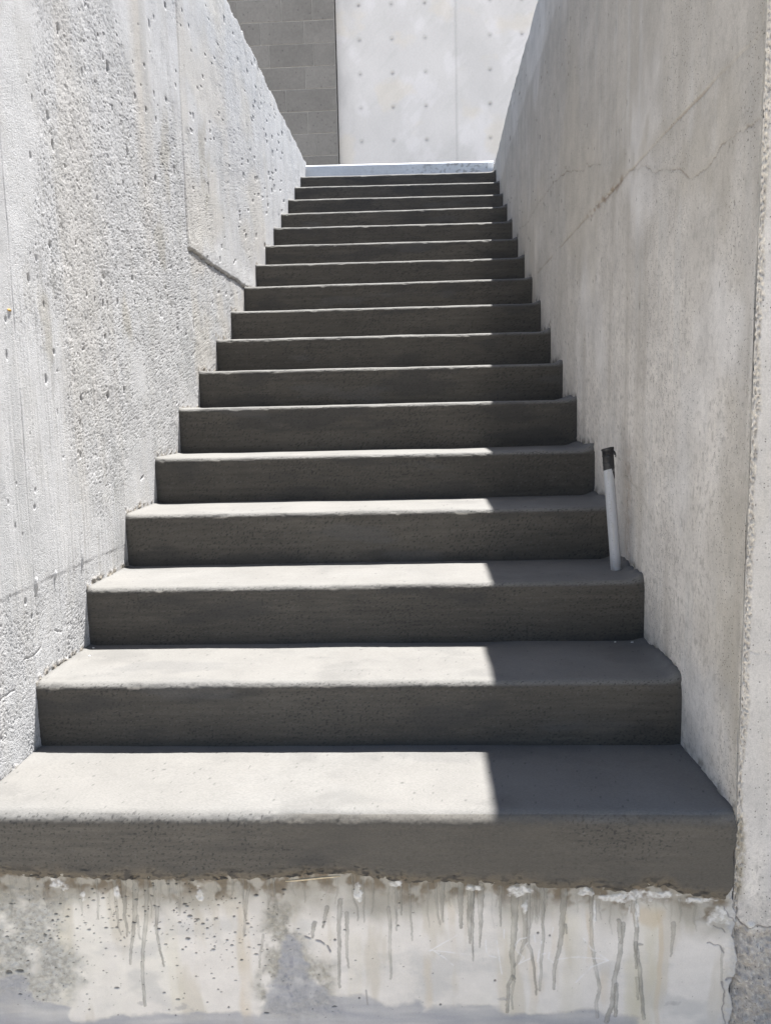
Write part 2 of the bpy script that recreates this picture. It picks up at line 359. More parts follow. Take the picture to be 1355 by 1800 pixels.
# ---- left wall: sunlit at a grazing angle, so its relief carries the picture
def paint_left(S, Z):
    C = np.empty(S.shape + (3,), np.float32); C[:] = (.485, .483, .487)
    warp = .03 * fbm(S * 3, Z * 3, 3, 5)
    fade = 1 - ss(1.2, 4.6, S) * .8                      # fine relief cannot be carried by the wide far columns
    panel2 = ss(1.782, 1.79, S + .004 * perlin(Z * 4, S * 0, 2)) * ss(1.455, 1.46, Z + .006 * perlin(S * 9, Z * 0, 3))
    below2 = ss(1.782, 1.79, S) * (1 - panel2)
    panel0 = 1 - ss(.340, .347, S - .012 * (Z - 1.0))
    low = 1 - ss(.392, .402, Z + .006 * perlin(S * 8, 0 * Z, 4) + .002 * perlin(S * 40, 0 * Z, 4))
    low *= 1 - ss(1.0, 1.2, S)
    rough = ss(-.45, .5, fbm(S * 1.6, Z * 1.1, 4, 11) + .25)
    rough = np.clip(.08 + 1.0 * ss(.1, .9, rough) + .35 * low - .30 * panel2 - .25 * panel0, .22, 1.1)
    striae = ss(-.1, .6, fbm(S * 2.2, Z * .7, 3, 21) + .55 - .45 * Z)       # board-marked vertical streaks, stronger low down
    H = .0016 * fbm(S * 4, Z * 3, 3, 31)
    g1 = fbm(S * 150, Z * 105, 3, 41, .6); g2 = fbm(S * 270, Z * 200, 2, 43)
    H += fade * rough * (.00022 * g1 + .00020 * g2)
    wob = .25 * g2
    for sx_, sz_, seed_, dep, grain in ((185, 120, 401, .0009, .00025), (340, 230, 402, .00066, .00023)):
        f1, rn = cells(S * sx_ + .35 * g1, Z * sz_ + .35 * g2, seed_)
        hole = (1 - ss(.10, .42, f1 + wob)) * (rn < .12 + .38 * rough)
        H -= fade * dep * hole * (.35 + .65 * rough); H += fade * rough * grain * (1 - ss(.1, .6, f1 + wob)) * (rn > .55)
        C *= (1 - .34 * hole * np.clip(rough + .2, 0, 1) * fade)[..., None]
    pk = ss(.42, .70, g2) * rough; mixc(C, (.24, .23, .225), .35 * pk); pk = ss(.40, .70, g1) * rough; mixc(C, (.27, .26, .25), .3 * pk)
    sg = fbm(S * 105, Z * 4, 3, 51); H += fade * .00075 * striae * sg; mixc(C, (.33, .325, .315), .5 * striae * ss(.25, .7, -sg) * fade)
    fl = np.abs(fbm(S * 11 + warp * 9, Z * 9, 4, 53)); m = (1 - ss(.004, .030, fl)) * ss(.15, .5, fbm(S * 5, Z * 4, 3, 54)); H -= .0014 * m * rough; mixc(C, (.30, .29, .28), .35 * m)
    H += .0005 * fbm(S * 22, Z * 11, 3, 61) * (.5 + rough)
    # crusts: raised patches with a sharp edge
    cr = fbm(S * 7 + warp * 20, Z * 6, 4, 71)
    H += .0006 * ss(.30, .60, cr + .25 * g1) * rough
    cr2 = fbm(S * 17, Z * 13, 4, 73); H -= .0008 * ss(.40, .70, cr2 + .3 * g1) * rough
    # lifts and seams
    H += (.0020 + .0026 * (1 - ss(.02, .12, Z - 1.455))) * panel2 - .0005 * below2 + .002 * panel0
    H += .0010 * (1 - low) * (1 - ss(.9, 1.1, S)) * ss(-.5, .2, perlin(S * 6, Z * 0, 18))
    d, _ = polydist(S, Z, [(1.800, 2.85), (1.788, 2.0), (1.782, 1.5), (1.780, 1.45)]); m = (1 - ss(.001, .0042, d)); H -= .003 * m; mixc(C, (.24, .23, .24), m * .6)
    sx = .345 + .012 * (Z - 1.0) + .003 * perlin(Z * 7, S * 0, 8)
    d = np.abs(S - sx); brk = ss(-.5, .2, perlin(Z * 5, S * 0, 9)); m = (1 - ss(.0015, .0045, d)) * brk * ss(.36, .40, Z); H -= .003 * m; mixc(C, (.27, .26, .26), m * .55)
    # ragged horizontal crack below the upper lift
    zc = 1.455 + .008 * perlin(S * 6, 0 * S, 3) + .006 * fbm(S * 24, 0 * S, 3, 6)
    m = ss(1.775, 1.80, S) * (1 - ss(2.85, 3.0, S)) * (1 - ss(.001, .0070, np.abs(Z - zc + .004) - .005 * perlin(S * 26, 0 * S, 14)))
    H -= .006 * m; mixc(C, (.16, .15, .14), m * .8)
    # hairline cracks and flakes low down
    for pts in ([(.26, .24), (.31, .235), (.35, .24), (.37, .262), (.42, .268), (.46, .25)],
                [(.10, .17), (.16, .185), (.22, .18)]):
        d, _ = polydist(S + .006 * perlin(S * 30, Z * 30, 15), Z + .008 * perlin(S * 22, Z * 22, 16), pts)
        m = (1 - ss(.0008, .0032, d)) * ss(-.3, .3, perlin(S * 30, Z * 30, 17)); H -= .002 * m; mixc(C, (.3, .28, .26), m * .4)
    # fins of grout hanging from the low joint, each with its shadow painted underneath
    for (u, v, a, b) in [(.60, .412, .005, .026), (.35, .398, .007, .016), (.445, .402, .004, .010)]:
        q = np.hypot((S - u) / a, (Z - v) / b) + .3 * fbm(S * 80, Z * 80, 2, 79); H += .0042 * (1 - ss(.1, 1.2, q)); q = np.hypot((S - u + .002) / a, (Z - v + b * 1.3) / b); mixc(C, (.36, .35, .34), .3 * (1 - ss(.3, 1.1, q)))
    # vertical tan and grey streaks
    st = fbm(S * 5, Z * .5, 4, 81); mixc(C, (.455, .43, .395), .38 * ss(.05, .75, st))
    d = np.abs(S - 1.33 - .05 * perlin(Z * 1.5, 0 * Z, 82)); mixc(C, (.44, .40, .345), .4 * (1 - ss(.02, .13, d)) * ss(1.2, 1.9, Z))
    st = fbm(S * 8 + 9, Z * .7, 4, 83); mixc(C, (.36, .36, .36), .45 * ss(.25, .8, st))
    mixc(C, (.46, .43, .385), .5 * below2 * ss(-.3, .5, fbm(S * 5, Z * 4, 3, 85)))
    pp = ss(-.1, .5, fbm(S * 1.4, Z * 1.9, 3, 87) - .5 * (S - 2.6)) * panel2; mixc(C, (.485, .455, .41), .5 * pp)
    sm = ss(.1, .6, fbm(S * 9, Z * 5, 4, 89)); mixc(C, (.40, .39, .37), .25 * sm)
    for (u, v, a, b) in [(1.05, 1.08, .05, .06), (.50, 1.02, .03, .09), (1.55, 1.75, .06, .18), (1.45, 1.42, .07, .10), (2.1, 1.9, .08, .18)]:
        q = np.hypot((S - u) / a, (Z - v) / b) + .7 * fbm(S * 14, Z * 9, 3, 91); mixc(C, (.33, .31, .27), .55 * (1 - ss(.3, 1.2, q)))
    # bug holes
    P = []
    for k in range(520):
        u = float(rng.uniform(.02, 1) ** 1.4 * 4.2); v = float(rng.uniform(0, 1)) * (TOP_L - u * .527) + u * .527
        a = float(rng.choice([.0015, .002, .0026, .0035], p=[.40, .3, .18, .12])) * (1 + .25 * u); P.append((u, v, a, a * float(rng.uniform(1.0, 3.4))))
    P = [(u, v, a * 1.25, b * 1.25) for (u, v, a, b) in P]
    P += [(1.02, 1.83, .010, .019), (1.42, 1.62, .008, .013), (.86, 1.02, .006, .010), (1.36, 1.83, .006, .012), (1.65, 2.30, .007, .014), (.85, .85, .008, .013), (.98, .87, .006, .012),
          (1.12, 1.23, .006, .010), (.55, 1.22, .006, .010), (1.18, 2.35, .010, .022), (.44, 2.06, .006, .012), (.37, .58, .004, .006), (.38, .62, .004, .006), (1.60, 1.95, .006, .012), (2.15, 1.78, .008, .03)]
    pits(S, Z, H, C, P, .006, .62)
    # dirt line where the new step concrete meets the wall
    dz = Z - tread_z(S) - .004 - .010 * fbm(S * 9, 0 * S, 3, 95)
    m = (1 - ss(.002, .022, np.abs(dz))) * ss(-.4, .4, fbm(S * 28, Z * 28, 3, 97)) * (S > 0)
    mixc(C, (.17, .14, .10), .75 * m); H += .003 * m * ss(-.2, .5, fbm(S * 60, Z * 60, 2, 98))
    # ragged top
    edge = .020 * fbm(S * 5, 0 * S, 3, 101) - .016 * np.abs(fbm(S * 14, 0 * S, 3, 103))
    return C, H, edge

# ---- right wall: in shade, smoother, with a front pier face and a broken corner
def paint_right(S, Z):
    C = np.empty(S.shape + (3,), np.float32); C[:] = (.64, .60, .555)
    fade = 1 - ss(1.2, 4.6, S) * .8
    front = (S < 0)
    H = .0014 * fbm(S * 4, Z * 3, 3, 231) + fade * .00022 * fbm(S * 120, Z * 90, 2, 241)
    H += .0004 * fbm(S * 40, Z * 12, 3, 251)
    q = fbm(S * 75, Z * 45, 3, 253); mixc(C, (.36, .335, .30), .60 * ss(.2, .65, q)); mixc(C, (.72, .68, .61), .55 * ss(.2, .65, -q)); q = fbm(S * 170, Z * 120, 2, 255); mixc(C, (.27, .25, .235), .7 * fade * ss(.40, .8, q))
    st = fbm(S * 6, Z * .45, 4, 281); mixc(C, (.43, .395, .35), .65 * ss(.0, .7, st)); mixc(C, (.40, .372, .33), .78 * ss(.55, 1.7, Z + .2 * fbm(S * 4, Z * .6, 3, 288)) * (S > 0))  # dirt streaks, plus painted darkening up high that offsets the shade lower down
    st = fbm(S * 26, Z * 1.2, 3, 283); mixc(C, (.51, .495, .47), .45 * ss(.0, .6, st) * (.4 + .6 * ss(-.2, .4, fbm(S * 3, Z * 2, 3, 284))))
    st = fbm(S * 2.1 + 4, Z * 1.3, 4, 285); mixc(C, (.66, .635, .61), .6 * ss(.1, .7, st))
    st = fbm(S * 1.5 + 4, Z * 1.0, 4, 287); mixc(C, (.49, .445, .375), .5 * ss(.15, .7, st))
    for (u, v, a, b) in [(.16, 1.28, .10, .13), (.33, 1.30, .10, .10), (.60, 1.43, .22, .05), (1.0, 1.46, .25, .06), (.08, .62, .08, .30), (.05, .30, .05, .12), (.22, 1.9, .12, .35)]:
        q = np.hypot((S - u) / a, (Z - v) / b) + .8 * fbm(S * 9, Z * 7, 3, 291); mixc(C, (.39, .355, .30), .42 * (1 - ss(.2, 1.25, q)) * (S > 0))
    # bluish patch at the foot near the front corner
    q = np.hypot((S - .22) / .16, (Z - .12) / .16) + .5 * fbm(S * 9, Z * 7, 3, 293); mixc(C, (.50, .50, .51), .35 * (1 - ss(.3, 1.1, q)) * (S > 0))
    # paler band along the top, edged by a darker one
    zb = 2.425 + .02 * fbm(S * 1.5, 0 * S, 3, 301)
    mixc(C, (.60, .575, .535), .45 * ss(-.03, .03, Z - zb) * (S > 0)); mixc(C, (.40, .375, .335), .30 * (1 - ss(.0, .30, zb - Z)) * (Z < zb) * (S > .8))
    # straight lift line
    zl = 1.415 + .012 * S + .003 * perlin(S * 12, 0 * S, 311)
    brk = ss(-.35, .25, perlin(S * 4.2, 0 * S, 313)); d = np.abs(Z - zl)
    m = (1 - ss(.0012, .005, d)) * brk * ss(.05, .1, S) * (1 - ss(2.55, 2.65, S)); H -= .002 * m; mixc(C, (.22, .17, .12), .5 * m)
    H += .0010 * ss(-.002, .004, Z - zl) * (S > 0)
    m = (1 - ss(.004, .020, d + .006 * perlin(S * 30, Z * 30, 315))) * ss(.85, .95, S) * (1 - ss(1.25, 1.5, S)); mixc(C, (.20, .13, .085), .6 * m * ss(-.2, .3, perlin(S * 25, Z * 40, 317))); H -= .003 * m * ss(-.1, .4, perlin(S * 40, Z * 60, 318))
    # cracks
    jag = lambda a, b: (S + .004 * perlin(S * 34, Z * 34, a) + .003 * perlin(S * 90, Z * 90, a + 2), Z + .009 * perlin(S * 9, Z * 9, b) + .005 * perlin(S * 31, Z * 31, b + 1) + .003 * perlin(S * 95, Z * 95, b + 2))
    for pts, w, k in (([(-.07, 1.262), (-.015, 1.265), (.084, 1.285), (.18, 1.286), (.209, 1.268), (.342, 1.267), (.441, 1.315), (.60, 1.36), (.725, 1.402), (.869, 1.428), (1.265, 1.433)], .0022, .75),
                      ([(1.19, 1.545), (1.408, 1.609), (1.50, 1.60)], .0022, .6), ([(1.45, 1.60), (1.782, 1.698), (2.116, 1.735), (2.529, 1.767), (2.938, 1.768), (3.2, 1.79)], .0028, .7),
                      ([(-.3, .33), (-.05, .325), (-.008, .327)], .0016, .6), ([(-.005, .945), (-.05, .95), (-.12, .93)], .0016, .4), ([(.55, .50), (.62, .53), (.72, .56), (.85, .60)], .0015, .35)):
        a, b = jag(321, 323); d, _ = polydist(a, b, pts); m = (1 - ss(w * .3, w * 1.25, d)) * (.35 + .65 * ss(-.25, .3, fbm(S * 14, Z * 14, 3, 325))); H -= .002 * m; mixc(C, (.17, .14, .11), .75 * k * m)
        mixc(C, (.38, .34, .29), .14 * (1 - ss(.004, .02, d)))
    P = []
    for k in range(900):
        u = float(rng.uniform(.0, 1) ** 1.3 * 4.0); v = float(rng.uniform(0, 1)) * (TOP_R - u * .527) + u * .527
        a = float(rng.choice([.0012, .0018, .0024, .0032], p=[.5, .3, .15, .05])) * (1 + .25 * u); P.append((u, v, a, a * float(rng.uniform(1.0, 3.2))))
    for k in range(60): P.append((float(rng.uniform(-.3, -.01)), float(rng.uniform(-.4, 1.6)), .0016, .0022))
    P += [(1.02, 1.88, .006, .020), (1.12, 1.80, .004, .012), (.62, 1.92, .004, .016), (1.3, 2.1, .005, .02), (.72, 1.05, .005, .010), (.80, 1.10, .004, .009)]
    pits(S, Z, H, C, P, .004, .6)
    # front face mixed towards a flat grey
    mixc(C, (.47, .45, .43), .8 * front * ss(-.5, .4, fbm(S * 8, Z * 3, 3, 331) + .3))
    # broken corner: aggregate showing along a ragged strip
    wc = .012 + .009 * fbm(Z * 7, 0 * Z, 4, 341) + .003 * perlin(Z * 60, 0 * Z, 342); near = 1 - ss(wc * .6, wc, np.abs(S + .003) + .002 * perlin(S * 200, Z * 200, 344))
    ag = fbm(S * 150, Z * 150, 2, 343); ag2 = perlin(S * 300, Z * 300, 345)
    H += near * (-.0022 + .0050 * ag)
    mixc(C, (.48, .45, .405), .7 * near); mixc(C, (.19, .18, .185), near * .5 * ss(.15, .5, -ag + .4 * ag2 + .5 * perlin(Z * 30, 0 * S, 346))); mixc(C, (.68, .62, .52), near * .7 * ss(.2, .5, perlin(S * 220 + 3, Z * 220, 347)))
    dirt = (1 - ss(.0, .05, S)) * (S > 0) * (1 - near); mixc(C, (.30, .275, .23), .45 * dirt * ss(-.4, .4, fbm(S * 30, Z * 4, 3, 351)))
    # spalled, pebbly concrete at the foot of the pier beside the base wall
    zb = -.235 + .03 * fbm(S * 14, 0 * S, 3, 361); low = (1 - ss(-.01, .02, Z - zb)) * front
    pb = np.abs(fbm(S * 90, Z * 90, 2, 363)); H += low * (-.005 + .008 * pb + .010 * fbm(S * 30, Z * 30, 2, 365))
    mixc(C, (.42, .395, .365), .7 * low); mixc(C, (.52, .45, .36), .65 * low * ss(.2, .6, fbm(S * 40, Z * 40, 3, 367))); mixc(C, (.24, .23, .235), .5 * low * ss(.1, .45, fbm(S * 55 + 7, Z * 55, 3, 369)))
    lowd = front * (1 - ss(-.25, -.10, Z + .03 * fbm(S * 20, Z * 20, 3, 373))); mixc(C, (.40, .37, .335), .6 * lowd); sp = fbm(S * 120, Z * 120, 3, 374); mixc(C, (.22, .21, .21), .5 * front * ss(.25, .6, sp) * (.35 + .65 * lowd)); mixc(C, (.70, .66, .60), .5 * lowd * ss(.3, .6, -sp))
    q = np.hypot((S + .035) / .010, (Z + .225) / .009); mixc(C, (.60, .58, .54), (1 - ss(.8, 1.1, q)) * front); H += .006 * (1 - ss(.2, 1.2, q)) * front
    d, _ = polydist(S + .004 * perlin(S * 60, Z * 60, 371), Z + .004 * perlin(S * 60, Z * 60, 372), [(0, -.205), (-.03, -.232), (-.05, -.225), (-.2, -.245)]); m = 1 - ss(.0008, .003, d); H -= .003 * m; mixc(C, (.12, .11, .11), .7 * m)
    # olive dirt where steps meet the wall
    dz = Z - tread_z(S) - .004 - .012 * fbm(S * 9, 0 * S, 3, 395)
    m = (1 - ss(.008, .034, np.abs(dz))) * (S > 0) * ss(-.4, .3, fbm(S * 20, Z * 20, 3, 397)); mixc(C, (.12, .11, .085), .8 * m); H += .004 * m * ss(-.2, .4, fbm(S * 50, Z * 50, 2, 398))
    m = (1 - ss(.0, .022, np.abs(S + .008))) * (1 - ss(.0, .02, Z + .01)) * ss(-.19, -.15, Z); mixc(C, (.30, .265, .20), .7 * m * ss(-.3, .3, fbm(S * 60, Z * 60, 3, 399) + .2))
    # brown streak on the wall behind the pipe
    d = np.abs(S - .80 - .02 * perlin(Z * 9, 0 * Z, 401)); mixc(C, (.42, .33, .24), .4 * (1 - ss(.01, .06, d)) * ss(.3, .4, Z) * (1 - ss(.62, .72, Z)) * ss(-.5, .4, fbm(S * 60, Z * 40, 3, 403)))
    edge = .012 * fbm(S * 5, 0 * S, 3, 411) - .012 * np.abs(fbm(S * 17, 0 * S, 3, 413))
    return C, H, edge

wl = build_wall('retaining_wall', -1, paint_left, 130, 620, 1150, M_LEFT, TOP_L)
tag(wl, 'rough sunlit concrete wall on the left of the steps, pitted, seamed and streaked', 'wall')
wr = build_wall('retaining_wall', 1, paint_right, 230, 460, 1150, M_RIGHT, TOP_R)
tag(wr, 'shaded smooth concrete wall on the right of the steps, with cracks and a chipped corner', 'wall')

# small yellowish lump stuck in the seam of the sunlit wall
def blob(name, loc, r, mat, parent=None, seed=1, sc=(1, 1, 1)):
    import bmesh
    bm = bmesh.new(); bmesh.ops.create_icosphere(bm, subdivisions=2, radius=r)
    rd = random.Random(seed); ph = [rd.uniform(0, 6) for _ in range(6)]
    for v in bm.verts:
        k = 1 + .28 * math.sin(v.co.x / r * 2.3 + ph[0]) * math.cos(v.co.y / r * 1.9 + ph[1]) + .18 * math.sin(v.co.z / r * 3.1 + ph[2])
        v.co = Vector((v.co.x * k * sc[0], v.co.y * k * sc[1], v.co.z * k * sc[2]))
    me = bpy.data.meshes.new(name); bm.to_mesh(me); bm.free(); me.materials.append(mat)
    o = bpy.data.objects.new(name, me); o.location = loc
    return link(o, parent)
blob('seam_lump', (.004, .325, 1.034), .006, M_LUMP, wl, 3, (.8, 1.6, .8))

# ------------------------------------------------------------------ the staircase
ZL = [0, .001, -.001, -.001, -.007, .003, -.005, -.010, -.010, -.009, -.003, .001, .009, .006, .013, .018, .015, .028]
ZR = [0, .003, .005, .001, -.006, .003, -.008, -.013, -.012, -.007, -.010, -.008, -.003, .002, -.004, .001, -.001, .009]
stair = empty('staircase', (0, 0, 0))
tag(stair, 'long flight of dark new concrete steps climbing between two concrete walls', 'staircase')
EX = np.array([e[0] for e in EDGE]); EZ = np.array([e[1] for e in EDGE])

def make_step(i):
    nc = max(150, int(760 / (1 + .28 * i)))
    x0, x1 = (-.003 if i == 0 else -.03), W + .035
    x = np.linspace(x0, x1, nc)
    y0 = i * T; y1 = (i + 1) * T + .012
    zt = i * R + ZL[i] + (ZR[i] - ZL[i]) * np.clip(x / W, 0, 1)
    zb0 = (i - 1) * R + (ZL[max(i - 1, 0)] + ZR[max(i - 1, 0)]) / 2 - .012
    rad = .018
    nris = 84 if i < 3 else 40
    prof = []                                            # (kind, t)
    ris = np.linspace(0, 1, nris); arc = np.linspace(0, math.pi / 2, 15)[1:]; tr = np.linspace(0, 1, 50 if i < 3 else 16)[1:]
    nr = nris + len(arc) + len(tr)
    X = np.broadcast_to(x[None, :], (nr, nc)).astype(np.float32).copy()
    Y = np.empty((nr, nc), np.float32); Z = np.empty_like(Y); NY = np.zeros_like(Y); NZ = np.zeros_like(Y); D = np.zeros_like(Y)
    if i == 0:
        zb = np.interp(x, EX, EZ) + .003 * perlin(x * 60, x * 0, 7) + .0016 * perlin(x * 170, x * 0, 8)
        zb = zb - .0 
    else:
        zb = np.full(nc, zb0)
    lean = .006
    for k, t in enumerate(ris):
        Z[k] = zb + (zt - rad - zb) * t; Y[k] = y0 + lean * (1 - t) * (-.0) ; NY[k] = -1
    for k, a in enumerate(arc):
        j = nris + k; Y[j] = y0 + rad * (1 - math.cos(a)); Z[j] = zt - rad + rad * math.sin(a); NY[j] = -math.cos(a); NZ[j] = math.sin(a)
    for k, t in enumerate(tr):
        j = nris + len(arc) + k; Y[j] = y0 + rad + (y1 - y0 - rad) * t; Z[j] = zt; NZ[j] = 1
    ty = np.clip((Y - y0) / T, 0, 1)
    run = (Y - y0) + (Z - zt[None, :])                  # distance along the profile from the nose
    # relief: trowel waves, a rough rounded nose, slight hollow in the tread, ears against the walls
    s = 31 * i
    H = .0016 * fbm(X * 3.1, run * 5, 3, 500 + s) + .0004 * fbm(X * 18, run * 60, 3, 510 + s)
    nose = np.exp(-((run + .006) / .016) ** 2)
    H += nose * (.0014 * fbm(X * 9, run * 20, 3, 520 + s) + .0011 * fbm(X * 55, run * 70, 2, 530 + s) * ss(-.2, .5, fbm(X * 4, 0 * X, 2, 535 + s)))
    H += np.exp(-((run + .012) / .016) ** 2) * .0007 * fbm(X * 150, run * 170, 2, 537 + s)
    H += -.0022 * nose * ss(.35, .6, fbm(X * 11, run * 8, 3, 540 + s)) * ss(-.03, -.004, run) * 1.2
    ear = (.013 + .011 * perlin(Y * 8, 0 * Y + i * 1.37, 545) + .004 * perlin(Y * 40, 0 * Y + i * 1.37, 546)) * np.exp(-(np.maximum(wall_right_x(y0) - X, 0) / (.026 + .010 * perlin(Y * 5, 0 * Y + i, 547))) ** 2) * (.4 + .6 * (NZ > .3)) + .004 * np.exp(-(np.maximum(X - wall_left_x(y0), 0) / .012) ** 2)
    if i == 0: ear *= .25
    Z += NZ * ear
    if i == 0:
        zrel = Z - zb[None, :]
        H += .0085                                        # the overlay stands proud of the old wall
        H -= .006 * (1 - ss(.0, .018, zrel)) * (1 + .8 * fbm(X * 45, Z * 45, 2, 561))
        pit = fbm(X * 46, Z * 60, 3, 563); H -= .004 * ss(.35, .55, pit) * (1 - ss(.008, .035, zrel))
        # right end broken away from the pier
        xr = W + .006 + .006 * fbm(Z * 18, 0 * Z, 3, 565); gap = ss(-.004, .006, X - xr + .012 * (1 - ss(.0, .05, zrel)) ** 2)
        H -= .020 * gap * (NY < -.5)
    Y = Y + NY * H; Z = Z + NZ * H
    # colour
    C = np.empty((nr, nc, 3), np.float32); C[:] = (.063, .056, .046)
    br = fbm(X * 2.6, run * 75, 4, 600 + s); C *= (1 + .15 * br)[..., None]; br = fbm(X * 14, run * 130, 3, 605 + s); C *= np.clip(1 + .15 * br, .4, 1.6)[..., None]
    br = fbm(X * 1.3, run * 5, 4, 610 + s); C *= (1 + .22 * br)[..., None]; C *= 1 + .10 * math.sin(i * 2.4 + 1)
    mixc(C, (.133, .128, .120), .92 * ss(.18, .65, NZ)); mixc(C, (.135, .132, .126), .45 * (NZ > .5) * ss(-.2, .6, fbm(X * 2.1, Y * 3, 4, 620 + s)))  # treads paler than risers: sun and shade contrast put into the colour
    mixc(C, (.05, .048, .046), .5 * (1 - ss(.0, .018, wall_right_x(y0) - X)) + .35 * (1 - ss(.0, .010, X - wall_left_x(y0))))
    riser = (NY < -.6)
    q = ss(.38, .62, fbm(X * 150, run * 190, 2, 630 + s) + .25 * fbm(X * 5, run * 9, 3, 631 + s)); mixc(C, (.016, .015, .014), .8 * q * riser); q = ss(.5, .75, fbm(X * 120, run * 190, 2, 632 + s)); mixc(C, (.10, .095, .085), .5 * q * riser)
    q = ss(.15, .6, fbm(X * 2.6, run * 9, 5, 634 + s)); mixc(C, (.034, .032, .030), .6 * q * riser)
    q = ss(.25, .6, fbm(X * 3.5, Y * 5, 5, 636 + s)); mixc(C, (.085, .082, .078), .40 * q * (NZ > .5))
    q = ss(.80, .92, fbm(X * 85, run * 95, 2, 640 + s)); mixc(C, (.03, .028, .028), .7 * q); 
    q = ss(.55, .8, fbm(X * 1.7, run * 6, 4, 650 + s)); mixc(C, (.085, .083, .082), .35 * q)
    if i == 0:
        zrel = Z - zb[None, :]
        mixc(C, (.074, .066, .054), .7 * riser * ss(.2, -.1, -zrel * 0 + fbm(X * 1.5, Z * 5, 3, 660)))
        low = (1 - ss(.004, .030, zrel + .012 * fbm(X * 14, Z * 14, 3, 670))) * riser
        mixc(C, (.16, .125, .080), .35 * low); mixc(C, (.025, .022, .02), .85 * low * ss(.12, .45, fbm(X * 38, Z * 60, 3, 680)))
        mixc(C, (.02, .02, .02), .85 * gap * riser * ss(-.3, .2, fbm(X * 70, Z * 70, 2, 690)))
    co = np.stack([X, Y, Z], -1)
    back = np.stack([x, np.full(nc, y1), np.full(nc, zb0 - .06)], -1); fb = np.stack([x, np.full(nc, y0 + .02), zb if i == 0 else np.full(nc, zb0 - .06)], -1)
    co = np.concatenate([fb[None], co, back[None], fb[None]], 0); C = np.concatenate([C[:1], C, C[-1:], C[:1]], 0)
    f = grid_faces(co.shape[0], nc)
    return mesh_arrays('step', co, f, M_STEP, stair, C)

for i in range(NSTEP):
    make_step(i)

# galvanised edge of the upper landing, with an upturned end plate, and the landing slab behind it
zk0, zk1 = 17 * R + .028, 17 * R + .009
def edge_strip():
    nc = 260; x = np.linspace(.006, W + .018, nc); y0 = 17 * T
    z = zk0 + (zk1 - zk0) * x / W
    pr = [(y0 + .008, -.175), (y0, -.170), (y0, -.018), (y0 + .004, -.008), (y0 + .010, -.002), (y0 + .018, .0), (y0 + .075, .001), (y0 + .075, -.03)]
    co = np.stack([np.stack([x, np.full(nc, a) + .0015 * perlin(x * 5, 0 * x, 3), z + b], -1) for a, b in pr], 0)
    C = np.empty((len(pr), nc, 3), np.float32)
    nz = 40; rows = [(y0 + .008, -.175)] + [(y0, -.170 + (.152) * k / nz) for k in range(nz + 1)] + pr[3:]
    co = np.stack([np.stack([x, np.full(nc, a) + .0015 * perlin(x * 5, 0 * x, 3), z + b], -1) for a, b in rows], 0)
    X = co[..., 0]; Zz = co[..., 2]
    C = np.empty(X.shape + (3,), np.float32); C[:] = (.58, .60, .63)
    fl = fbm(X * 26, Zz * 34, 4, 950); mixc(C, (.27, .27, .27), .75 * ss(.12, .45, fl) * ss(.25, .9, X / W + .25 * fbm(X * 3, 0 * X, 2, 951)))
    o = mesh_arrays('landing_edge', co, grid_faces(co.shape[0], nc), M_STEEL, stair, C)
    tag(o, 'pale galvanised steel edge at the top of the flight')
    return o
edge_o = edge_strip()
M_PLATE = plain('zinc_plate', (.62, .64, .67), .5, .5, 0, .06, 20., .05)
box_mesh('end_plate', [(W - .032, W + .018, 17 * T - .006, 17 * T - .001, 17 * R - .16, zk1 - .020)], M_PLATE, edge_o, .0015)
box_mesh('landing_slab', [(-.02, W + .03, 17 * T + .076, 17 * T + 1.4, 17 * R - .25, 17 * R + .006)], M_PLAZA, stair, .004)

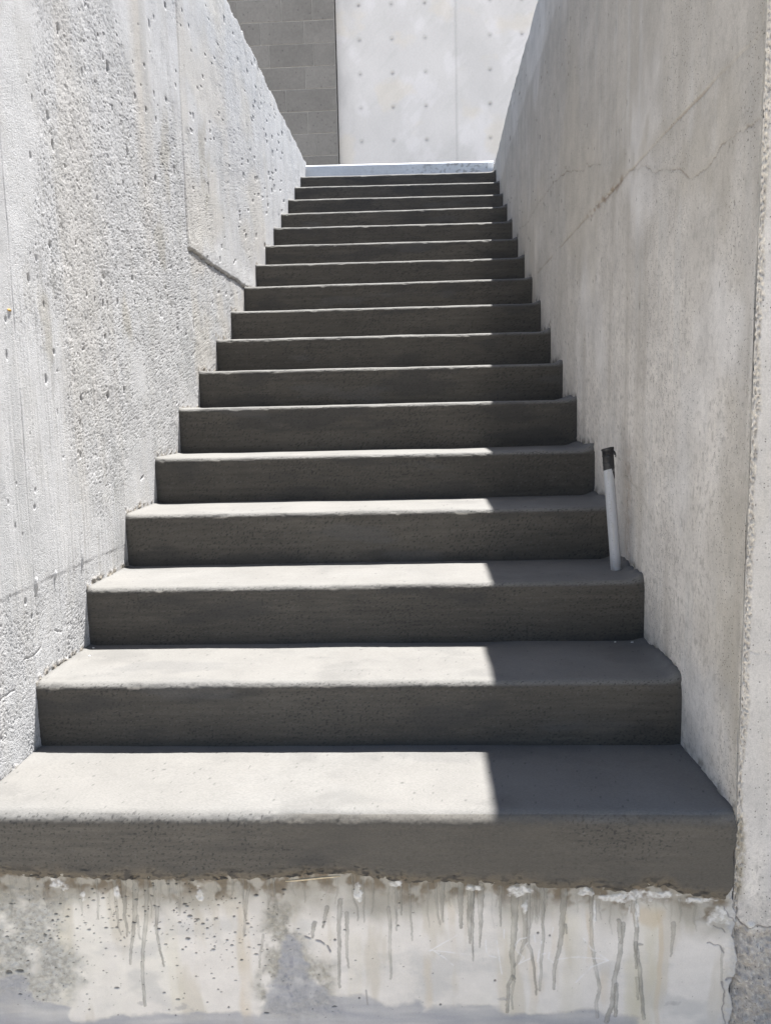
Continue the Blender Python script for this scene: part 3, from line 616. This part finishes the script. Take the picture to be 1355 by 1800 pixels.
# ------------------------------------------------------------------ stained old wall under the first step
def base_wall():
    x = np.linspace(-.012, 1.552, 1330)
    z = np.concatenate([np.linspace(LOW_Z - .02, -.50, 14)[:-1], np.linspace(-.50, -.095, 345)])
    X, Z = np.meshgrid(x, z); X = X.astype(np.float32); Z = Z.astype(np.float32)
    wx = X + .010 * fbm(X * 16, Z * 16, 4, 700); wz = Z + .010 * fbm(X * 16 + 9, Z * 16, 4, 710)
    ez = np.interp(X, EX, EZ); below = ez - Z                         # distance under the overlay
    C = np.empty(X.shape + (3,), np.float32); C[:] = (.635, .60, .56)
    H = .0012 * fbm(X * 5, Z * 5, 3, 720) + .0003 * fbm(X * 60, Z * 60, 3, 721)
    mixc(C, (.66, .63, .565), .6 * ss(0, .6, fbm(X * 4, Z * 2, 4, 722)))
    C *= (1 + .05 * fbm(X * 25, Z * 30, 4, 723))[..., None]; mixc(C, (.45, .44, .425), .55 * ss(.05, .65, fbm(X * 7, Z * 11, 5, 724))); mixc(C, (.50, .455, .38), .6 * ss(.1, .6, fbm(X * 14, Z * 3.5, 4, 725)))
    # orange and yellow leach bands
    O = (.53, .445, .33); Yl = (.53, .49, .38)
    def band(xc, w, zt, zb, col, a, wob=.006):
        q = np.abs(X - xc - wob * fbm(Z * 9, 0 * Z, 3, int(xc * 997)))
        m = (1 - ss(w * .35, w, q)) * ss(zt + .02, zt - .02, Z) * ss(zb - .02, zb + .02, Z)
        mixc(C, col, a * m * (.65 + .5 * fbm(X * 30, Z * 6, 3, 730)))
    for xc, w, zt, zb, col, a in [(.555, .018, -.18, -.5, O, .55), (.185, .022, -.2, -.42, Yl, .5), (.41, .02, -.2, -.42, Yl, .45), (.925, .012, -.30, -.41, O, .5), (.975, .010, -.17, -.31, O, .45),
                                  (1.075, .014, -.24, -.44, O, .4), (1.085, .03, -.19, -.44, Yl, .3), (1.135, .012, -.30, -.46, O, .55), (1.178, .010, -.18, -.29, O, .5), (1.195, .012, -.18, -.28, O, .45), (1.245, .008, -.19, -.30, O, .6),
                                  (1.278, .014, -.32, -.40, O, .5), (1.355, .036, -.18, -.47, Yl, .75), (1.383, .007, -.2, -.47, O, .6), (1.33, .02, -.30, -.45, Yl, .6), (1.21, .03, -.2, -.46, Yl, .35), (.78, .02, -.25, -.42, Yl, .35), (.72, .016, -.25, -.36, O, .18)]:
        band(xc, w, zt, zb, col, a)
    q = np.hypot((X - 1.355) / .035, (Z + .205) / .030) + .5 * fbm(X * 25, Z * 25, 3, 735); mixc(C, (.50, .40, .27), .5 * (1 - ss(.3, 1.1, q)))
    # grey rough area on the left, smooth bluish skim along the foot, patched hollow in the middle
    m = polymask(wx + .012 * fbm(X * 9, Z * 40, 3, 738), wz, GREYPOLY, .028) * ss(-.7, .35, fbm(X * 22, Z * 24, 4, 740) + .25); mixc(C, (.31, .30, .27), .8 * m)
    gr = m
    q = fbm(X * 85, Z * 100, 4, 741); mixc(C, (.20, .195, .18), .35 * m * ss(.1, .5, q)); mixc(C, (.52, .51, .48), .45 * m * ss(.15, .5, -q)); H += m * (.0011 * fbm(X * 85, Z * 85, 3, 742) + .0006 * fbm(X * 170, Z * 170, 2, 743))
    mixc(C, (.50, .495, .48), .4 * m * ss(.15, .5, fbm(X * 60, Z * 60, 3, 744)))
    m = polymask(wx, wz, PATCHPOLY, .020) * ss(-.6, .35, fbm(X * 26, Z * 20, 4, 745) + .2); mixc(C, (.28, .265, .225), .82 * m); q = fbm(X * 85, Z * 85, 4, 747); mixc(C, (.50, .48, .44), .5 * m * ss(.15, .5, q)); mixc(C, (.16, .155, .15), .4 * m * ss(.2, .5, -q)); H += m * .0012 * fbm(X * 80, Z * 80, 3, 746)
    m = polymask(wx + .012 * fbm(X * 7, Z * 30, 3, 748), wz, BLUEPOLY, .007); mixc(C, (.305, .308, .33), .88 * m * (.8 + .3 * fbm(X * 6, Z * 40, 3, 750))); H -= .0012 * m
    # crack above the hollow
    d, _ = polydist(wx * .4 + X * .6, wz * .4 + Z * .6, [(.670, -.252), (.69, -.262), (.712, -.268), (.726, -.279), (.735, -.30)]); m = (1 - ss(.0006, .0032, d)) * ss(-.3, .3, fbm(X * 60, Z * 60, 3, 752)); H -= .003 * m; mixc(C, (.12, .12, .15), .7 * m)
    for pts in ([(.655, -.30), (.648, -.33), (.640, -.36), (.642, -.385)], [(.70, -.47), (.695, -.44)]):
        d, _ = polydist(wx, wz, pts); m = (1 - ss(.0008, .005, d)) * ss(-.2, .4, fbm(X * 50, Z * 50, 3, 753)); mixc(C, (.22, .22, .26), .5 * m); H -= .0015 * m
    # stain band straight under the new concrete
    up = 1 - ss(.020, .100, below + .036 * fbm(X * 9, Z * 7, 4, 755)); mixc(C, (.27, .252, .212), .85 * up)
    up = 1 - ss(.010, .050, below + .022 * fbm(X * 20, Z * 20, 4, 756)); mixc(C, (.15, .12, .085), .9 * up * ss(-.3, .3, fbm(X * 30, Z * 30, 3, 757))); H += .0016 * up * fbm(X * 40, Z * 40, 3, 758)
    # many short faint runs, then the long wet-cement drips
    extra = []
    for k in range(85):
        u = float(rng.uniform(.06, 1.48)); L = float(rng.uniform(.015, .075)); z0 = float(np.interp(u, EX, EZ)) - float(rng.uniform(.005, .03)); w = float(rng.uniform(.002, .008))
        extra.append(([(u, z0), (u + float(rng.uniform(-.004, .004)), z0 - L * .6), (u + float(rng.uniform(-.006, .006)), z0 - L)], w, w * .3, float(rng.uniform(.2, .6))))
    for n, (pts, w0, w1, a) in enumerate(extra + DRIPS):
        e0 = float(np.interp(pts[0][0], EX, EZ))
        if .008 < e0 - pts[0][1] < .06: pts = [(pts[0][0], e0 - .004)] + list(pts)
        xs = [p[0] for p in pts]; zs = [p[1] for p in pts]
        k = local(None, X, Z, (min(xs) - .04, max(xs) + .04, min(zs) - .02, max(zs) + .02))
        if not len(k[0]): continue
        jx = .0016 * perlin(Z[k] * 38, 0 * Z[k] + n * 3.7, 760) + .0012 * perlin(Z[k] * 170, 0 * Z[k] + n, 761)
        d, t = polydist(X[k] + jx, Z[k], pts)
        w = (w0 + (w1 - w0) * t) * .5 * (1 + .25 * perlin(t * 14, 0 * t + n, 762))
        m = 1 - ss(w - .0012, w + .0012, d)
        core = np.clip(1 - d / np.maximum(w, 1e-4), 0, 1)
        m = m * np.clip(a, 0, 1) * (.72 + .5 * perlin(X[k] * 90, Z[k] * 45, 765)); m = np.clip(m, 0, 1)
        tone = np.array((.245, .235, .205)) * (1 + .10 * perlin(np.float32(n) * 3.3 + 0 * t, t * 6, 763))[:, None] if False else np.array((.245, .235, .205))
        tone = np.broadcast_to(tone, (len(m), 3)) * (1 + .12 * perlin(X[k] * 50, Z[k] * 20, 764))[:, None]
        C[k] += (m * .74)[:, None] * (tone - C[k]); H[k] += .0016 * m * np.sqrt(core)
        edge_m = (1 - ss(.0, .0016, np.abs(d - w))) * .25 * a; C[k] *= (1 - edge_m)[:, None]
    # white lime bloom
    for (xc, zc, a, b) in [(1.107, -.155, .030, .014), (.864, -.141, .014, .007), (.180, -.147, .020, .014), (1.327, -.166, .030, .016), (1.290, -.166, .034, .008), (1.385, -.160, .034, .008), (1.24, -.157, .016, .008),
                           (1.45, -.172, .05, .006), (1.12, -.19, .006, .03), (1.337, -.20, .005, .028), (1.322, -.195, .004, .02), (.47, -.165, .008, .02), (.30, -.17, .006, .02), (.79, -.16, .01, .02), (1.02, -.148, .02, .006), (.23, -.17, .006, .012), (1.255, -.21, .003, .05), (1.505, -.205, .03, .02)]:
        k = local(None, X, Z, (xc - 2 * a, xc + 2 * a, zc - 2 * b, zc + 2 * b)); q = np.hypot((X[k] - xc) / a, (Z[k] - zc) / b) + .7 * fbm(X[k] * 45, Z[k] * 60, 4, 770)
        m = 1 - ss(.45, 1.05, q); m = m * (.45 + .5 * ss(-.4, .4, fbm(X[k] * 110, Z[k] * 110, 3, 772))); C[k] += (m * .85)[:, None] * (np.array((.66, .645, .625)) - C[k]); H[k] += .0025 * m * (.6 + .6 * fbm(X[k] * 80, Z[k] * 80, 2, 771))
    # chalk marks: a dimension with an arrow to each side
    for pts in CHALK:
        xs = [p[0] for p in pts]; zs = [p[1] for p in pts]
        k = local(None, X, Z, (min(xs) - .01, max(xs) + .01, min(zs) - .01, max(zs) + .01)); d, t = polydist(X[k] + .0006 * perlin(Z[k] * 90, X[k] * 90, 775), Z[k], pts)
        m = (1 - ss(.0006, .0022, d)) * ss(-.75, .1, perlin(X[k] * 60, Z[k] * 60, 776)); C[k] += (m * .55)[:, None] * (np.array((.70, .69, .70)) - C[k])
    # specks and bug holes, thickest on the left half
    P = []
    for k in range(300):
        u = float(rng.beta(1.3, 2.2) * .95 + .06); v = float(rng.uniform(-.44, -.15)); a = float(rng.choice([.0008, .0012, .0017, .0026], p=[.5, .33, .13, .04])); P.append((u, v, a * float(rng.uniform(.9, 2.4)), a * float(rng.uniform(.6, 1.0))))
    for k in range(260):
        cx, cz = [(.22, -.25), (.30, -.22), (.47, -.23), (.40, -.20), (.12, -.26), (.52, -.27)][k % 6]; a = float(rng.choice([.0009, .0014, .0020], p=[.5, .35, .15])); P.append((cx + float(rng.normal(0, .05)), min(cz + float(rng.normal(0, .035)), -.145), a * float(rng.uniform(1, 2.6)), a * float(rng.uniform(.6, 1))))
    for k in range(70):
        P.append((float(rng.uniform(.7, 1.52)), float(rng.uniform(-.44, -.16)), .0009, .0009))
    P += [(.447, -.215, .006, .003), (.462, -.222, .005, .002), (.06, -.345, .008, .005), (.083, -.342, .010, .004), (.44, -.265, .006, .003), (.74, -.265, .003, .003), (1.06, -.35, .003, .003), (.95, -.405, .0028, .0028), (1.145, -.245, .003, .003), (1.168, -.25, .0025, .0025), (.868, -.232, .003, .002)]
    pits(X, Z, H, C, P, .003, .62)
    d, _ = polydist(X, Z, [(.800, -.375), (.802, -.408)]); mixc(C, (.26, .25, .24), .7 * (1 - ss(.0008, .0028, d)))
    for (xc, zc, a, b) in [(.33, -.412, .010, .006), (1.41, -.395, .016, .006), (.42, -.42, .02, .008), (1.08, -.39, .02, .004)]:
        q = np.hypot((X - xc) / a, (Z - zc) / b) + .8 * fbm(X * 60, Z * 80, 3, 780); mixc(C, (.35, .335, .325), .6 * (1 - ss(.3, 1.1, q)))
    # ragged cold joint against the pier, with hairline cracks running off it
    JX = np.array([p[0] for p in JOINT][::-1]); JZ = np.array([p[1] for p in JOINT][::-1])
    jx = np.interp(Z, JZ, JX) + .004 * fbm(Z * 30, 0 * Z, 3, 790) - .006
    e = X - jx; rim = 1 - ss(.0, .020, -e + .006 * fbm(X * 40, Z * 40, 3, 791)); mixc(C, (.44, .435, .43), .7 * rim); H += rim * (.004 + .004 * fbm(X * 45, Z * 45, 3, 792)) ; H -= .030 * ss(-.001, .004, e)
    mixc(C, (.22, .21, .21), .8 * ss(-.003, .001, e))
    for pts, w in (([(1.505, -.185), (1.512, -.20), (1.525, -.215)], .002), ([(1.485, -.225), (1.50, -.232), (1.508, -.238)], .0016), ([(1.475, -.262), (1.495, -.267), (1.508, -.282)], .0016), ([(1.505, -.345), (1.512, -.37), (1.508, -.40), (1.514, -.44)], .0022), ([(1.512, -.34), (1.53, -.335)], .003)):
        d, _ = polydist(X + .003 * perlin(X * 80, Z * 80, 795), Z + .003 * perlin(X * 80, Z * 80, 796), pts); m = 1 - ss(w * .3, w, d); H -= .002 * m; mixc(C, (.20, .19, .20), .65 * m)
    co = np.stack([X, -H, Z], -1)
    nr, nc = X.shape
    capb = np.stack([x, np.full(nc, .25), np.full(nc, z[-1])], -1); bb = np.stack([x, np.full(nc, .25), np.full(nc, z[0])], -1)
    co = np.concatenate([co, capb[None], bb[None]], 0); C = np.concatenate([C, C[-1:], C[-1:]], 0)
    o = mesh_arrays('base_wall', co, grid_faces(co.shape[0], nc), M_BASE, None, C)
    tag(o, 'old pale wall under the lowest step, stained with grey drips and faint chalk arrows', 'wall')
base_wall()

# ------------------------------------------------------------------ white pipe stub standing on a tread by the right wall
pb = Vector((1.4705, .752, 2 * R - .006)); pt = Vector((1.4455, .775, .669))
pipe = empty('plastic_pipe', pb)
tag(pipe, 'short white plastic pipe wrapped in black tape at its top, standing by the shaded wall', 'pipe')
ax = (pt - pb); plen = ax.length; ax.normalize()
e1 = Vector((1, 0, 0)); e1 = (e1 - ax * e1.dot(ax)).normalized(); e2 = ax.cross(e1)     # e1: towards the wall, e2: away from the viewer
def tube(name, r_fn, z_fn, nseg, nrow, mat, parent, col_fn=None, inner=.0025):
    th = np.linspace(0, 2 * np.pi, nseg + 1); v = np.linspace(0, 1, nrow)
    TH, V = np.meshgrid(th, v); ZZ = z_fn(TH, V); RR = r_fn(TH, V)
    A = np.array(ax); B1 = np.array(e1); B2 = np.array(e2)
    P = ZZ[..., None] * A + RR[..., None] * (np.cos(TH)[..., None] * B1 + np.sin(TH)[..., None] * B2)
    top = P[-1] ; rim = ZZ[-1][:, None] * A + (RR[-1] - inner)[:, None] * (np.cos(th)[:, None] * B1 + np.sin(th)[:, None] * B2)
    deep = (ZZ[-1] - .06)[:, None] * A + (RR[-1] - inner)[:, None] * (np.cos(th)[:, None] * B1 + np.sin(th)[:, None] * B2)
    P = np.concatenate([P, rim[None], deep[None]], 0)
    C = None
    if col_fn is not None:
        C = col_fn(TH, ZZ); C = np.concatenate([C, C[-1:], C[-1:]], 0)
    return mesh_arrays(name, P, grid_faces(P.shape[0], nseg + 1), mat, parent, C)
def pipe_col(TH, ZZ):
    C = np.empty(TH.shape + (3,), np.float32); C[:] = (.39, .40, .425)
    q = fbm(np.cos(TH) * 2 + 5, ZZ * 20, 3, 800); mixc(C, (.36, .35, .33), .5 * ss(.1, .7, q))
    q = ss(.06, .0, ZZ) * ss(-.2, .5, fbm(TH * 2, ZZ * 50, 3, 805)); mixc(C, (.33, .28, .23), .6 * q)
    # faint worn print running down the pipe: small strokes that can no longer be read
    rd = random.Random(5); z = .285; line = -2.05                       # angle of the print line on the viewer's side
    while z > .03:
        if rd.random() > .2:
            for _ in range(rd.choice([2, 3, 3])):
                a0 = line + rd.uniform(-.13, .13); a1 = line + rd.uniform(-.13, .13); z0 = z + rd.uniform(-.0018, .0018); z1 = z + rd.uniform(-.0018, .0018)
                d, _ = polydist(TH * .0145, ZZ, [((a0 + 2 * math.pi) * .0145, z0), ((a1 + 2 * math.pi) * .0145, z1)]); mixc(C, (.22, .23, .25), .6 * (1 - ss(.0002, .0007, d)))
        z -= rd.choice([.0045, .0045, .006, .010])
    return C
tube('pipe_body', lambda TH, V: .0145 + 0 * TH, lambda TH, V: V * (plen - .004), 72, 500, M_PIPE, pipe, pipe_col)
tape_len = .055
def tape_z(TH, V):
    tail = .030 * np.exp(-(((np.mod(TH + .6 + np.pi, 2 * np.pi) - np.pi)) / .38) ** 2)
    low = plen - tape_len - tail + .0025 * np.sin(TH * 3 + 1) + .0015 * np.sin(TH * 7)
    return low + (plen + .002 + .003 * np.sin(TH + 2.4) - low) * V
def tape_r(TH, V):
    fl = ss(.78, 1.0, V) * (.0014 + .0026 * np.exp(-((np.mod(TH + .3 + np.pi, 2 * np.pi) - np.pi) / .7) ** 2))
    ridge = .0006 * np.sin(V * 17 + TH) + .0004 * np.sin(V * 41 - 2 * TH)
    return .0149 + ridge + fl
tape = tube('tape_wrap', tape_r, tape_z, 64, 40, M_TAPE, pipe, None, .0018)
# loose flap of tape curling off the rim towards the wall
def flap():
    n = 14; P = []
    for k in range(n):
        t = k / (n - 1); a = -.75 + .3 * t
        r = .0165 + .006 * math.sin(t * 2.6); z = plen - .002 - .020 * t
        for dz in (0, .012 * (1 - t) + .002):
            for dr in (0, .0010):
                P.append(tuple(ax * (z - dz) + (e1 * math.cos(a) + e2 * math.sin(a)) * (r + dr)))
    F = []
    for k in range(n - 1):
        a = 4 * k; b = a + 4
        F += [(a, a + 2, b + 2, b), (a + 1, b + 1, b + 3, a + 3), (a, b, b + 1, a + 1), (a + 2, a + 3, b + 3, b + 2)]
    mesh_arrays('tape_flap', np.array(P), np.array(F), M_TAPE, tape)
flap()

# ------------------------------------------------------------------ small litter
def splinter():
    n = 24; P = []
    for k in range(n):
        t = k / (n - 1); x = .647 + .110 * t; z = -.1295 + .0105 * t + .0012 * math.sin(t * 3.1); y = -.0135 - .001 * math.sin(t * 5)
        w = .0016 * (1 - .7 * abs(2 * t - 1) ** 3) + .0003
        for dy, dz in ((-w, -w * .7), (-w, w * .7), (w, w * .7), (w, -w * .7)): P.append((x, y + dy, z + dz))
    F = []
    for k in range(n - 1):
        for j in range(4): F.append((4 * k + j, 4 * k + (j + 1) % 4, 4 * k + 4 + (j + 1) % 4, 4 * k + 4 + j))
    F += [(3, 2, 1, 0), (4 * n - 4, 4 * n - 3, 4 * n - 2, 4 * n - 1)]
    o = mesh_arrays('wood_splinter', np.array(P), np.array(F), M_WOOD, None, None)
    tag(o, 'thin pale wood splinter caught at the ragged bottom edge of the lowest step', 'splinter')
splinter()
CR = [(1.492, .718, 2, .0030, 'pale crumb of concrete on the shaded tread close to the foot of the white pipe'),
      (1.505, .705, 2, .0024, 'pale crumb wedged between the wall and the tread just right of the white pipe'),
      (1.503, .586, 1, .0036, 'largest white crumb in the shaded right corner of the second tread'),
      (1.477, .597, 1, .0028, 'middle white crumb at the back of the shaded second tread'),
      (1.433, .602, 1, .0022, 'leftmost small white crumb at the shaded back of the second tread'),
      (1.503, .290, 0, .0026, 'pale crumb at the shaded back right corner of the lowest tread'),
      (1.500, .040, 0, .0030, 'pale crumb beside the chipped wall corner on the lowest tread'),
      (.112, .292, 0, .0026, 'pale crumb at the sunlit back left corner of the lowest tread'),
      (.303, .286, 0, .0024, 'pale crumb in the thin shadow at the back left of the lowest tread'),
      (.026, .590, 1, .0024, 'pale crumb in the left back corner of the second tread'),
      (.044, .520, 1, .0024, 'pale crumb lying in sunlight near the left wall on the second tread')]
for k, (x, y, i, r, lab) in enumerate(CR):
    zt = i * R + ZL[i] + (ZR[i] - ZL[i]) * x / W
    o = blob('concrete_crumb', (x, y, zt + r * .45), r, M_CRUMB, None, 40 + k, (1.3, 1.0, .7))
    tag(o, lab, 'crumb', 'loose crumbs lying on the steps')

# ------------------------------------------------------------------ building at the back of the plaza
YB = 13.0
def building_wall():
    x = np.linspace(-.45, 7.0, 520); z = np.linspace(PLAZA_Z - .05, 9.6, 520); X, Z = np.meshgrid(x, z); X = X.astype(np.float32); Z = Z.astype(np.float32)
    C = np.empty(X.shape + (3,), np.float32); C[:] = (.56, .543, .538); H = .004 * fbm(X * .8, Z * .8, 3, 900)
    mixc(C, (.50, .488, .485), .4 * ss(.0, .7, fbm(X * .9, Z * .7, 5, 905))); mixc(C, (.66, .64, .65), .5 * ss(.1, .6, fbm(X * 1.7 + 4, Z * 1.2, 5, 907)))
    mixc(C, (.50, .49, .48), .35 * ss(.2, .6, fbm((X + Z) * 1.1, (Z - X) * 4.5, 4, 909))); mixc(C, (.60, .54, .45), .35 * ss(.25, .7, fbm(X * 1.1 + 8, Z * 1.3, 4, 911)))
    mixc(C, (.42, .41, .41), .5 * (1 - ss(.0, .5, X + .45)) * ss(.0, .6, fbm(X * 2, Z * .8, 4, 913) + .25))
    sx = 1.60; d = np.abs(X - sx); m = 1 - ss(.008, .024, d); H -= .01 * m; mixc(C, (.42, .41, .41), .5 * m)
    for k in range(-2, 9):
        for xc in (-.055, .505, 1.075, 2.18, 2.72, 3.28, 4.4, 4.95, 5.5):
            zc = 5.455 + .555 * k - .006 * xc; xx = xc - .012 * k * 0
            q = np.hypot(X - xx - .01, Z - zc); kx = local(None, X, Z, (xx - .15, xx + .15, zc - .15, zc + .15))
            q = np.hypot(X[kx] - xx, Z[kx] - zc); hw = .007 + .006 * math.sin(k * 5.1 + xc * 7); m = 1 - ss(hw, hw + .02, q); H[kx] -= .012 * m; C[kx] += (m * (.55 + .2 * math.sin(k * 3.7 + xc * 11)))[:, None] * (np.array((.32, .305, .30)) - C[kx])
            h = (1 - ss(.02, .07, q)) * .16; C[kx] *= (1 - h)[:, None]
    co = np.stack([X, YB - H, Z], -1); nc = len(x)
    cap = np.stack([x, np.full(nc, YB + .3), np.full(nc, z[-1])], -1); bk = np.stack([x, np.full(nc, YB + .3), np.full(nc, z[0])], -1)
    co = np.concatenate([co, cap[None], bk[None]], 0); C = np.concatenate([C, C[-1:], C[-1:]], 0)
    o = mesh_arrays('building_wall', co, grid_faces(co.shape[0], nc), M_BACK, None, C)
    tag(o, 'pale concrete building wall beyond the top of the steps, dotted with round tie holes', 'wall')
building_wall()

def block_wall():
    x1, dx = -.465, .762; rows = []
    z = PLAZA_Z + .02; k = 0
    zs = [7.765, 7.395, 7.030, 6.660, 6.300, 5.935, 5.568, 5.20]
    h = .3665
    joints = {0: [-.835, -1.365], 1: [-.985, -1.74], 2: [-.84, -1.60], 3: [-.985, -1.75], 4: [-1.34, -2.10], 5: [-.97, -1.73], 6: [-.82, -1.58]}
    B = []
    rr = random.Random(4)
    top = 7.765 + 5 * h
    n = int((top - PLAZA_Z) / h) + 1
    for r in range(n):
        zt = top - r * h; zb = max(zt - h, PLAZA_Z - .02)
        idx = r - 5
        js = joints.get(idx, [x1 - (.37 if r % 2 else .76)])
        xs = [x1] + js
        while xs[-1] > -7.5: xs.append(xs[-1] - dx)
        for a, b in zip(xs[:-1], xs[1:]):
            jy = rr.uniform(-.003, .003)
            B.append((b + .009, a - .009, YB - .15 + jy, YB + .05, zb + .009, zt - .009))
    tones = [tuple(c * k for c in (.185, .176, .166)) for k in (rr.uniform(.88, 1.12) for _ in B)]
    o = box_mesh('block_wall', B, M_BLOCK, None, .006, tones)
    mo = box_mesh('mortar', [(-7.6, x1 - .004, YB - .141, YB + .2, PLAZA_Z - .05, top - .005)], M_MORTAR, o)
    tag(o, 'grey concrete block wall beyond the top of the steps, left of the pale wall', 'wall')
block_wall()

# ------------------------------------------------------------------ ground
def sheet(name, rects, z, mat):
    P, F = [], []
    for (a, b, c, d) in rects:
        k = len(P); P += [(a, c, z), (b, c, z), (b, d, z), (a, d, z)]; F.append((k, k + 1, k + 2, k + 3))
    o = mesh_arrays(name, np.array(P), np.array(F), mat, None, None, smooth=False); tag(o, kind='structure'); return o
sheet('plaza', [(-200, -.28, .28, YEND), (W + .28, 200, .28, YEND), (-200, 200, YEND, 400)], PLAZA_Z, M_PLAZA)
sheet('lower_yard', [(-200, 200, -300, .5)], LOW_Z, M_GROUND)
# the retaining face carries on to both sides, out of the frame
for xa, xb in ((-40, -.60), (W + .62, 40)):
    o = box_mesh('yard_wall', [(xa, xb, .004, .30, LOW_Z - .05, PLAZA_Z + .01)], M_PLAZA)
    tag(o, 'plain concrete retaining wall running off to the %s of the stair opening' % ('left' if xa < 0 else 'right'), 'wall')
